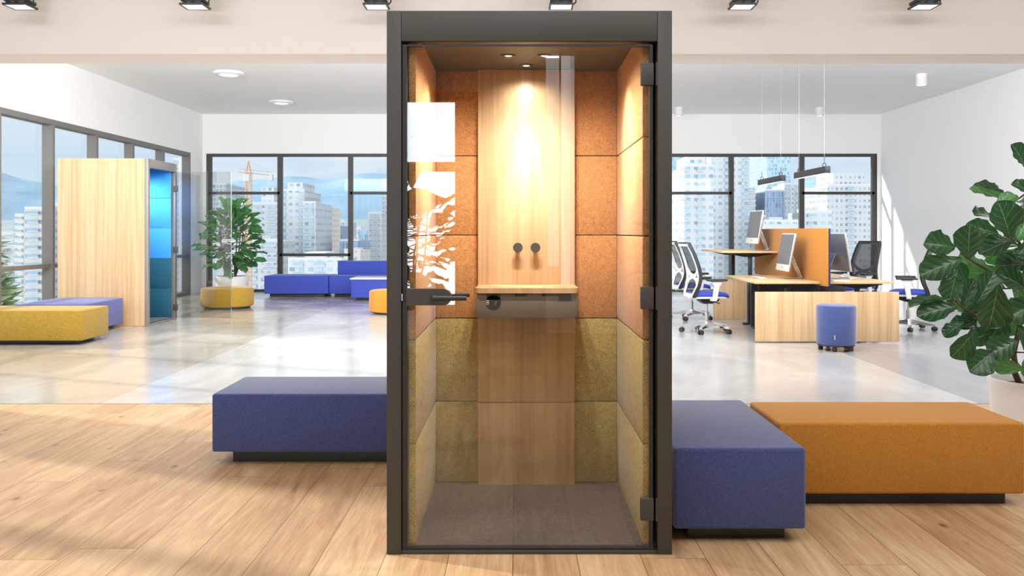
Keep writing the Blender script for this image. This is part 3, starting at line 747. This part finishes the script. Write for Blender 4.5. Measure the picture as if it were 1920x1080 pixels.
# ------------------------------------------------------------------ plants
def leaf(q, base, d, nrm, L, W, rnd, droop=.25, ripple=.05):
    d = d.normalized(); side = d.cross(nrm).normalized(); n_ = side.cross(d).normalized()
    ph = rnd.random()*6
    def f(u, v):
        s_ = 2*u-1
        v = .5-.5*math.cos(PI*v)
        if v >= .64: wv = max(0, 1-((v-.64)/.36)**2.05)**.5
        else:
            k = min(1, max(0, (v-.04)/.60)); wv = (.34+.66*k*k*(3-2*k))*min(1, (v/.17))**.5
        wv = max(wv, .015) * (1+.05*math.sin(v*23+ph)*abs(s_))
        x_ = s_*W/2*wv
        z_ = -droop*L*v*v + .2*W*abs(s_)**1.6*wv + ripple*W*math.sin(v*19+ph+s_*2)*abs(s_)**2
        return base + d*(L*v) + side*x_ + n_*z_
    q.grid(f, 8, 18, uv=True)
def plant_random(name_label, loc, crown, n, L0, L1, seed, pot_r, pot_h, trunkz, mat, rz=0, stems=4, height=None):
    rnd = random.Random(seed)
    t = thing('potted_fig', name_label, 'plant', loc, rz)
    make_pot(t, pot_r, pot_h)
    cx, cy_, cz, rx, ry, rzz = crown
    q = MB(); tips = []
    for k in range(stems):
        a = k*2.4+rnd.random(); top = Vector((cx+rx*.35*math.cos(a), cy_+ry*.35*math.sin(a), cz+rzz*rnd.uniform(-.1, .75)))
        b0 = Vector((.06*math.cos(a), .06*math.sin(a), pot_h-.03)); mid = (b0+top)/2+Vector((rnd.uniform(-.06, .06), rnd.uniform(-.06, .06), 0))
        q.tube([b0, mid, top], [.014, .011, .006], 8); tips.append((b0, mid, top))
    q2 = MB(); q2.bm.loops.layers.uv.verify()
    for i in range(n):
        z = 1-2*(i+.5)/n; a = i*2.399+rnd.random()*.5; rr = math.sqrt(1-z*z)
        taper = 1-.45*max(0, z)
        s_ = rnd.uniform(.55, 1.0)
        p = Vector((cx+rx*s_*rr*math.cos(a)*taper, cy_+ry*s_*rr*math.sin(a)*taper, cz+rzz*z*s_))
        out = Vector((rr*math.cos(a), rr*math.sin(a), .35+z*.6+rnd.uniform(-.3, .3))).normalized()
        nn = Vector((rnd.uniform(-.5, .5), rnd.uniform(-.5, .5)-.25, 1)).normalized()
        L = rnd.uniform(L0, L1)
        b0, mid, top = tips[i % len(tips)]
        k = min(1, max(0, (p.z-b0.z)/(max(.1, top.z-b0.z)))); anchor = b0.lerp(mid, k*2) if k < .5 else mid.lerp(top, k*2-1)
        base = p-out*L*.4
        if (base-anchor).length > .02: q.tube([anchor, (anchor+base)/2+Vector((0, 0, -.02)), base], [.006, .005, .003], 6)
        leaf(q2, base, out, nn, L, L*rnd.uniform(.62, .78), rnd, rnd.uniform(.1, .35))
    q.build('stems', BARK, t); q2.build('foliage', mat, t, sharp=0, recalc=False)
    return t
def make_pot(t, r, h):
    MB().lathe([(r*.80, 0), (r*.84, .01), (r, h-.008), (r-.004, h), (r-.022, h), (r-.026, h-.006), (r-.03, h-.06)], seg=56, capt=False).build('pot', POTM, t)
    MB().lathe([(r-.03, h-.055), (.001, h-.045)], seg=40, capb=False, capt=False).build('soil', SOIL, t)
plant_random('fiddle leaf fig in white pot behind round mustard pouf by back window', (-5.66, 17.0, 0), (.0, -.03, 1.18, .72, .55, .78), 120, .22, .33, 5, .33, .42, 1, LEAF2, stems=6)
plant_random('fiddle leaf fig standing by the lobby window opposite the booth', (-1.25, -2.9, 0), (.0, 0, 1.25, .75, .5, .75), 95, .22, .34, 11, .28, .42, 1, LEAF, stems=5)
plant_random('fiddle leaf fig standing by the lobby rear wall', (1.95, -2.6, 0), (.0, 0, 1.2, .7, .5, .75), 80, .22, .34, 12, .28, .42, 1, LEAF, stems=5)

# big fig at right, leaf by leaf
t = thing('potted_fig', 'large fiddle leaf fig in white pot behind the orange bench', 'plant', (3.2, 5.25, 0))
make_pot(t, .27, .40)
rnd = random.Random(3)
def W(zx, zy, Y): # place in the plant's own space
    px_, py_ = 1640+zx/2, 260+zy/2
    return Vector(((px_-968)/1600*Y-3.2, Y-5.25, EYE-(py_-434)/1600*Y))
q = MB()
trunk = [Vector((-.10, 0, .36)), W(526, 880, 5.2), W(522, 800, 5.2), W(545, 700, 5.25), W(560, 560, 5.3), W(565, 400, 5.3), W(575, 200, 5.3), W(560, 60, 5.3)]
q.tube(trunk, [.019, .018, .016, .015, .013, .011, .008, .005], 10)
q.tube([W(524, 830, 5.2), W(460, 735, 5.1), W(400, 680, 5.0), W(330, 632, 4.95), W(290, 600, 4.95)], [.012, .011, .009, .007, .005], 8)
q.tube([W(560, 560, 5.3), W(470, 520, 5.2), W(370, 462, 5.1), W(320, 428, 5.1)], [.011, .009, .007, .005], 8)
q.tube([W(565, 420, 5.3), W(520, 360, 5.2), W(480, 320, 5.2)], [.008, .006, .004], 8)
hero = [ # centre zx, zy, tip angle, length(zoomed px), width ratio, Y, facing tilt
 (250, 398, 170, 118, .80, 5.05, 0), (352, 392, 100, 125, .75, 5.1, 1), (250, 478, 200, 150, .62, 5.0, 0), (293, 548, 250, 120, .66, 4.95, 1),
 (492, 305, 110, 140, .80, 4.95, 0), (490, 235, 40, 95, .6, 5.1, 2), (410, 340, 160, 110, .6, 5.2, 0), (462, 398, 200, 140, .6, 5.1, 1),
 (215, 603, 178, 160, .20, 4.95, 3), (240, 640, 190, 140, .60, 4.9, 0), (297, 712, 215, 88, .6, 4.95, 1), (338, 770, 235, 130, .66, 4.85, 0),
 (405, 832, 215, 115, .85, 4.85, 0), (482, 782, 205, 110, .85, 4.85, 0), (350, 580, 75, 110, .5, 5.0, 1), (418, 560, 60, 135, .6, 5.0, 0),
 (450, 632, 265, 165, .70, 4.9, 0), (430, 505, 185, 150, .5, 5.25, 4), (545, 62, 120, 95, .75, 5.2, 0), (556, 184, 150, 80, .7, 5.2, 1),
 (500, 855, 170, 120, .3, 4.9, 4), (540, 560, 260, 130, .7, 5.2, 4), (520, 690, 230, 110, .7, 5.1, 4), (400, 740, 200, 110, .6, 5.1, 0),
 (530, 470, 180, 150, .6, 5.2, 1), (560, 330, 60, 130, .7, 5.2, 2), (480, 440, 210, 110, .5, 5.3, 4), (560, 640, 200, 140, .7, 5.0, 0),
 (380, 640, 20, 100, .5, 5.1, 1), (580, 760, 300, 130, .7, 4.95, 0), (600, 420, 10, 150, .7, 5.1, 0), (620, 540, -20, 150, .7, 5.0, 0), (610, 250, 40, 140, .7, 5.2, 1),
 (520, 530, 150, 130, .6, 5.1, 0), (470, 700, 240, 120, .7, 5.0, 1), (330, 505, 120, 90, .5, 5.2, 1), (590, 840, 250, 120, .6, 5.0, 2), (440, 755, 180, 90, .5, 5.2, 4), (600, 120, 60, 110, .7, 5.3, 0), (310, 625, 130, 70, .5, 5.05, 4)]
qd = MB(); qd.bm.loops.layers.uv.verify(); ql = MB(); ql.bm.loops.layers.uv.verify()
for zx, zy, ang, ln, wr, Y, tl in hero:
    a = math.radians(ang); d = Vector((math.cos(a), rnd.uniform(-.35, .15), math.sin(a))).normalized()
    L = ln/2/1600*Y*1.05; c = W(zx, zy, Y); base = c-d*L*.5
    nn = [Vector((rnd.uniform(-.3, .3), -1, rnd.uniform(.2, .7))), Vector((rnd.uniform(-.7, .1), -.8, .7)), Vector((.3, -.6, 1)), Vector((0, -.18, 1)), Vector((.2, -.8, -.35))][tl]
    leaf(ql if tl in (2, 4) else qd, base, d, nn, L, L*(max(wr, .5)*1.06), rnd, rnd.uniform(.05, .22), .042)
    near = min(trunk, key=lambda p: (p-base).length)
    if (near-base).length < .45: q.tube([near, (near+base)/2+Vector((0, .01, -.02)), base], [.006, .004, .003], 6)
for i in range(34):
    z = rnd.uniform(-.62, .95); a = rnd.random()*2*PI
    p = Vector((.12+.42*math.cos(a)*(1-.35*max(0, z)), .12+.36*abs(math.sin(a))-.05, 1.02+z*.62)); d = Vector((math.cos(a), math.sin(a)*.6, rnd.uniform(-.2, .7))).normalized()
    L = rnd.uniform(.17, .25); leaf(qd if i % 3 else ql, p-d*L*.4, d, Vector((rnd.uniform(-.5, .5), -.6, 1)), L, L*.75, rnd, .2)
q.build('stems', BARK, t); qd.build('foliage', LEAF, t, sharp=0, recalc=False); ql.build('young_foliage', LEAF2, t, sharp=0, recalc=False)['label'] = 'brighter green leaves'

# ------------------------------------------------------------------ city outside
def facade(name, wall, glass, sx=3.2, sz=3.1, wx=.62, wz=.55, rough=.3):
    n = N(name); t_ = n.n('ShaderNodeTexCoord'); sp_ = n.n('ShaderNodeSeparateXYZ'); n.l(t_.outputs['Object'], sp_.inputs[0])
    h = n.math('DIVIDE', n.math('ADD', n.math('ADD', sp_.outputs[0], sp_.outputs[1]), 500), sx); v = n.math('DIVIDE', n.math('ADD', sp_.outputs[2], 500), sz)
    a = n.math('LESS_THAN', n.math('FRACT', h), wx); b = n.math('LESS_THAN', n.math('FRACT', v), wz)
    g = n.n('ShaderNodeNewGeometry'); sn = n.n('ShaderNodeSeparateXYZ'); n.l(g.outputs['Normal'], sn.inputs[0])
    side = n.math('LESS_THAN', n.math('ABSOLUTE', sn.outputs[2]), .5)
    mk = n.math('MULTIPLY', n.math('MULTIPLY', a, b), side)
    wz_ = n.n('ShaderNodeTexWhiteNoise', noise_dimensions='2D'); cb = n.n('ShaderNodeCombineXYZ'); n.l(n.math('FLOOR', n.math('MULTIPLY', h, 2)), cb.inputs[0]); n.l(n.math('FLOOR', v), cb.inputs[1]); n.l(cb.outputs[0], wz_.inputs['Vector'])
    gc = n.mix(wz_.outputs['Value'], dk(glass, .65), tuple(min(1, x*1.35) for x in glass))
    n.l(n.mix(mk, wall, gc), n.b.inputs['Base Color']); n.set(Roughness=n.math('SUBTRACT', .8, n.math('MULTIPLY', mk, .4)))
    return n.m
F = {'white': facade('pale_facade', (.64, .65, .65), S('9db2bf'), 3.0, 3.1, .55, .42), 'white2': facade('pale_facade_fine', (.62, .62, .61), S('9dadb8'), 2.4, 3.1, .5, .45),
     'grey': facade('grey_facade', S('c3c8cc'), S('93a1ad'), 2.4, 3.0, .6, .6), 'glass': facade('blue_glass_facade', S('bcd2e0'), S('a3c2d8'), 2.6, 3.2, .86, .8),
     'navy': facade('dark_glass_facade', S('a3b1c6'), S('8296b4'), 1.8, 3.2, .7, .9), 'beige': facade('beige_facade', S('e2dace'), S('bfb8b0'), 3.0, 3.0, .4, .45)}
SLAB = plain('balcony_slab', (.70, .70, .70), .8); RAILG = plain('balcony_glass', S('9db8c4'), .3)
GZ = -150
def tower(label, px0, px1, ytop, Y, depth, kind, balc=None, roof=1, name='high_rise', step=None):
    Y *= 3.4; depth *= 2.6
    if step: step = (step[0], step[1]*3.4)
    X0, X1 = (px0-968)/1600*Y, (px1-968)/1600*Y; zt = EYE+(434-ytop)/1600*Y; cx = (X0+X1)/2
    t = thing(name, label, 'building', (cx, Y, GZ)); H = zt-GZ; hw = (X1-X0)/2
    bx('tower_body', F[kind], (-hw, 0, 0, hw, depth, H), t)
    if roof:
        q = MB(); q.box(-hw*.55, depth*.25, H, hw*.25, depth*.8, H+hw*.28); q.box(-hw, 0, H, hw, .4, H+.9); q.box(hw*.3, depth*.4, H, hw*.55, depth*.6, H+hw*.16)
        q.build('roof_structure', SLAB, t)
    if step:
        bx('upper_setback', F[kind], (-hw*step[0], depth*.1, H, hw*step[0], depth*.8, H+step[1]), t)
    if balc:
        q = MB(); qg = MB(); z = H-2
        while z > H-min(H-4, 135):
            for a, b in balc:
                xa, xb = -hw+2*hw*a, -hw+2*hw*b
                q.box(xa, -1.3, z, xb, 0, z+.3); qg.box(xa, -1.3, z+.3, xb, -1.22, z+1.2)
            z -= 3.1
        q.build('balconies', SLAB, t); qg.build('balcony_railings', RAILG, t)
    return t
tower('grey high-rise with dark windows behind the fig at left', 392, 424, 346, 170, 18, 'grey')
tower('lower pale block right of the crane mast', 430, 474, 402, 150, 16, 'white2', [(.1, .4), (.6, .9)])
tower('white balcony high-rise just left of first back mullion', 474, 522, 382, 130, 14, 'white', [(.05, .4), (.55, .95)], step=(.5, 2.5))
tower('tall white high-rise just right of the first back mullion', 529, 571, 358, 118, 13, 'white', [(0, .2), (.75, 1)], step=(.7, 1.2))
tower('white balcony tower beside the tall white one', 568, 592, 381, 112, 13, 'white', [(.05, .85)])
tower('beige slim tower in the middle back pane', 593, 613, 389, 140, 14, 'beige')
tower('pale block with dark glass strip in the middle back pane', 611, 641, 424, 165, 12, 'navy')
tower('white block in front of the sloping hillside houses', 622, 655, 417, 205, 12, 'white2')
tower('dark glass block at foot of middle back pane', 637, 672, 452, 118, 12, 'navy')
tower('low salmon block above the blue sofa backrest', 645, 676, 470, 110, 10, 'beige')
tower('pale tower left of the slim dark one, by the booth edge', 690, 716, 400, 150, 15, 'white2', [(.2, .8)])
tower('slim dark high-rise at left edge of central booth', 716, 748, 338, 172, 14, 'grey', [(0, .3)])
tower('blue glass block low behind the sofa', 672, 694, 432, 180, 16, 'glass')
tower('low white block at foot of the left back panes', 540, 640, 488, 80, 10, 'white', [(.1, .3), (.5, .7)])
tower('low grey block behind the fig at left', 395, 520, 452, 95, 10, 'white2', [(.5, .7), (.8, 1)])
tower('broad blue glass high-rise at right edge of the booth', 1240, 1284, 262, 120, 16, 'glass', [(.6, 1)])
tower('white balcony high-rise filling the first right pane', 1283, 1338, 312, 100, 14, 'white', [(.0, .16), (.42, .62)], step=(.6, 1.4))
tower('tall white high-rise behind the first right mullion', 1333, 1402, 281, 115, 16, 'white', [(.35, .55), (.85, 1)])
tower('small white tower right of the first right mullion', 1396, 1416, 352, 150, 12, 'white2', [(.3, 1)])
tower('tall blue glass skyscraper behind the pendant lamps', 1438, 1483, 225, 205, 20, 'glass', roof=0)
tower('dark blue glass block behind the pendant lamps', 1434, 1472, 358, 150, 14, 'navy')
tower('white slender tower left of the second right mullion', 1471, 1503, 346, 168, 11, 'white2', [(.1, .35), (.6, .9)])
tower('grey block low behind the standing desk screen', 1385, 1436, 406, 120, 12, 'grey', [(0, .3), (.6, 1)])
tower('pale block low between the two desk screens', 1434, 1500, 416, 96, 8, 'white')
tower('blue glass block in the last right pane', 1520, 1574, 366, 175, 12, 'glass')
tower('stepped white high-rise in the last right pane', 1552, 1640, 348, 130, 14, 'white2', [(.4, .55)], step=(.66, 2.0))
tower('white block at the foot of last right pane', 1508, 1560, 398, 102, 8, 'white', [(.1, .3)])
tower('pale tower beyond the right window corner', 1630, 1690, 372, 150, 14, 'white')
# seen through the left wall
tower('pale building beyond the left windows behind the conifer', 46, 82, 392, 90, 12, 'white2', [(.2, .8)])
tower('small striped tower beyond the left windows', 28, 44, 404, 120, 8, 'beige', [(0, 1)])
tower('pale building beyond the left windows, near second mullion', 84, 112, 385, 100, 12, 'white')
tower('grey tower beyond the left windows by the room corner', 325, 352, 300, 120, 12, 'white2', [(0, 1)])
# crane
CR = plain('crane_paint', S('d8a57c'), .6); CRW = plain('crane_weight', S('d6d2cc'), .7)
CY = 285
t = thing('tower_crane', 'pale orange tower crane beyond the back window above the fig', 'crane', ((466-968)/1600*CY, CY, GZ))
q = MB(); top = EYE+(434-326)/1600*CY-GZ
for sx in (-.8, .8):
    for sy in (-.8, .8): q.tube([(sx, sy, 0), (sx, sy, top)], .16, 5)
z = top-60
while z < top:
    q.tube([(-.8, -.8, z), (.8, -.8, z+1.6)], .1, 4); q.tube([(.8, -.8, z), (-.8, -.8, z+1.6)], .1, 4); z += 1.6
for sx in (-.8, .8): q.tube([(sx, -.8, top), (0, 0, top+4.4)], .14, 4); q.tube([(sx, .8, top), (0, 0, top+4.4)], .14, 4)
q.build('mast', CR, t)
q = MB()
for zz, rr in ((0, .22), (1.1, .16)): q.tube([(-2.0, -5, top+zz+.3), (4.6, 12, top+zz+.3)], rr, 5)
for k in range(12): q.tube([(-2+.55*k, -5+1.4*k, top+.3), (-1.7+.55*k, -4.3+1.4*k, top+1.4)], .1, 4)
q.tube([(0, 0, top+4.3), (4.3, 11, top+1.3)], .07, 4); q.tube([(0, 0, top+4.3), (-1.9, -4.8, top+1.3)], .07, 4)
q.build('jib', CRW, t); bx('counterweight', CRW, (3.6, 10, top-1.6, 5.0, 12, top+.5), t)
bx('operator_cab', CRW, (-1.2, -2.4, top-2.6, .9, -.9, top-.3), t)

# ground, far houses and mountains
GR = plain('city_ground', S('a9b3b8'), .9)
o = bx('city_ground', GR, (-2500, 25, GZ-1, 2500, 3500, GZ)); struct(o)
def hillmat(name, a, b, sc_):
    n = N(name); f = n.noise(n.co(), sc_, 6, .65); n.l(n.ramp(f, [(.35, a), (.65, b)]), n.b.inputs['Base Color']); n.set(Roughness=1); n.b.inputs['Specular IOR Level'].default_value = 0; return n.m
MTN = hillmat('haze_tinted_mountain', S('8fb0c6'), S('a9c3d2'), .006); HILL = hillmat('near_hill', S('9fb2b4'), S('bcc6c2'), .02)  # distance haze is put into the mountain's pale blue colour
def ridge(name, label, Y, dx0, dx1, hf, depth, m_, n=80):
    q = MB()
    def f(u, v):
        X_ = (dx0+(dx1-dx0)*u); k = math.sin(PI/2*v)
        return Vector((X_, Y+depth*v, GZ+(hf(X_/Y)*Y+EYE-GZ)*k))
    q.grid(f, n, 14); return tag(q.build(name, m_, sharp=0), label, 'mountain' if 'mount' in name else 'hill')
r1 = random.Random(8); ph = [r1.random()*6 for _ in range(8)]
def hf1(s): # tangent of elevation of the skyline, s = horizontal slope
    b = .084 + .020*math.sin(s*5+1.0) + .008*math.sin(s*13+ph[1]) + .004*math.sin(s*31+ph[2]) + .002*math.sin(s*67+ph[3])
    if s > .1: b = .045 + .030*math.exp(-((s-.44)/.06)**2) + .022*math.exp(-((s-.28)/.03)**2) + .002*math.sin(s*60)
    return b
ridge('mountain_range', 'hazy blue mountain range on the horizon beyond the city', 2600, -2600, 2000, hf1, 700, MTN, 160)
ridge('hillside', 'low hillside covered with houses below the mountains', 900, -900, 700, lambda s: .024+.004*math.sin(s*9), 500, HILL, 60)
q = MB()
for i in range(900):
    u = r1.random(); Y = 880+r1.random()*380; s_ = r1.uniform(-.62, .5); X_ = s_*Y; k = math.sin(PI/2*max(0, (Y-900)/500)); z = GZ+((.024+.004*math.sin(X_/900*9))*900+EYE-GZ)*k
    a = r1.uniform(5, 11); q.mi = r1.choice((0, 0, 1, 2)); q.box(X_-a, Y, z-6, X_+a, Y+10, z+r1.uniform(2, 7))
tag(q.build('distant_houses', [SLAB, plain('roof_tone', S('b7a9a0'), .9), plain('house_tone', S('cfd6da'), .9)]), 'carpet of small pale houses on the far hillside', 'houses', kind='stuff')

# conifers outside the left wall
NEED = hillmat('conifer_needles', S('6f9468'), S('a8c29c'), 3.0); TRK = plain('conifer_bark', S('6b5a4a'), .9)
def conifer(label, x, y, top, r, n, seed):
    t = thing('conifer', label, 'tree', (x, y, -14)); rd = random.Random(seed); H = top+14
    MB().tube([(0, 0, 0), (0, 0, H*.95)], [.28, .04], 8).build('trunk', TRK, t)
    q = MB()
    for i in range(n):
        k = rd.random()**.6; z = H-k*min(H, 7.5); a = rd.random()*2*PI; rr = r*(k**.75)*rd.uniform(.35, 1.05)
        p = Vector((rr*math.cos(a), rr*math.sin(a), z-.15*rr)); s_ = rd.uniform(.07, .2)
        d = Vector((math.cos(a), math.sin(a), rd.uniform(-.4, .5))).normalized()*s_*1.5; e_ = d.cross(Vector((rd.uniform(-1, 1), rd.uniform(-1, 1), 1))).normalized()*s_*.45
        vs = [q.bm.verts.new(p-d*.5), q.bm.verts.new(p+e_), q.bm.verts.new(p+d), q.bm.verts.new(p-e_)]
        q.bm.faces.new(vs)
    q.build('foliage', NEED, t, sharp=0, recalc=False)
conifer('pale green conifer close outside the leftmost window', -9.4, 14.6, 2.0, 1.9, 9000, 1)
conifer('lower conifer outside the left windows beside the taller one', -9.6, 18.9, .95, 1.5, 5000, 2)
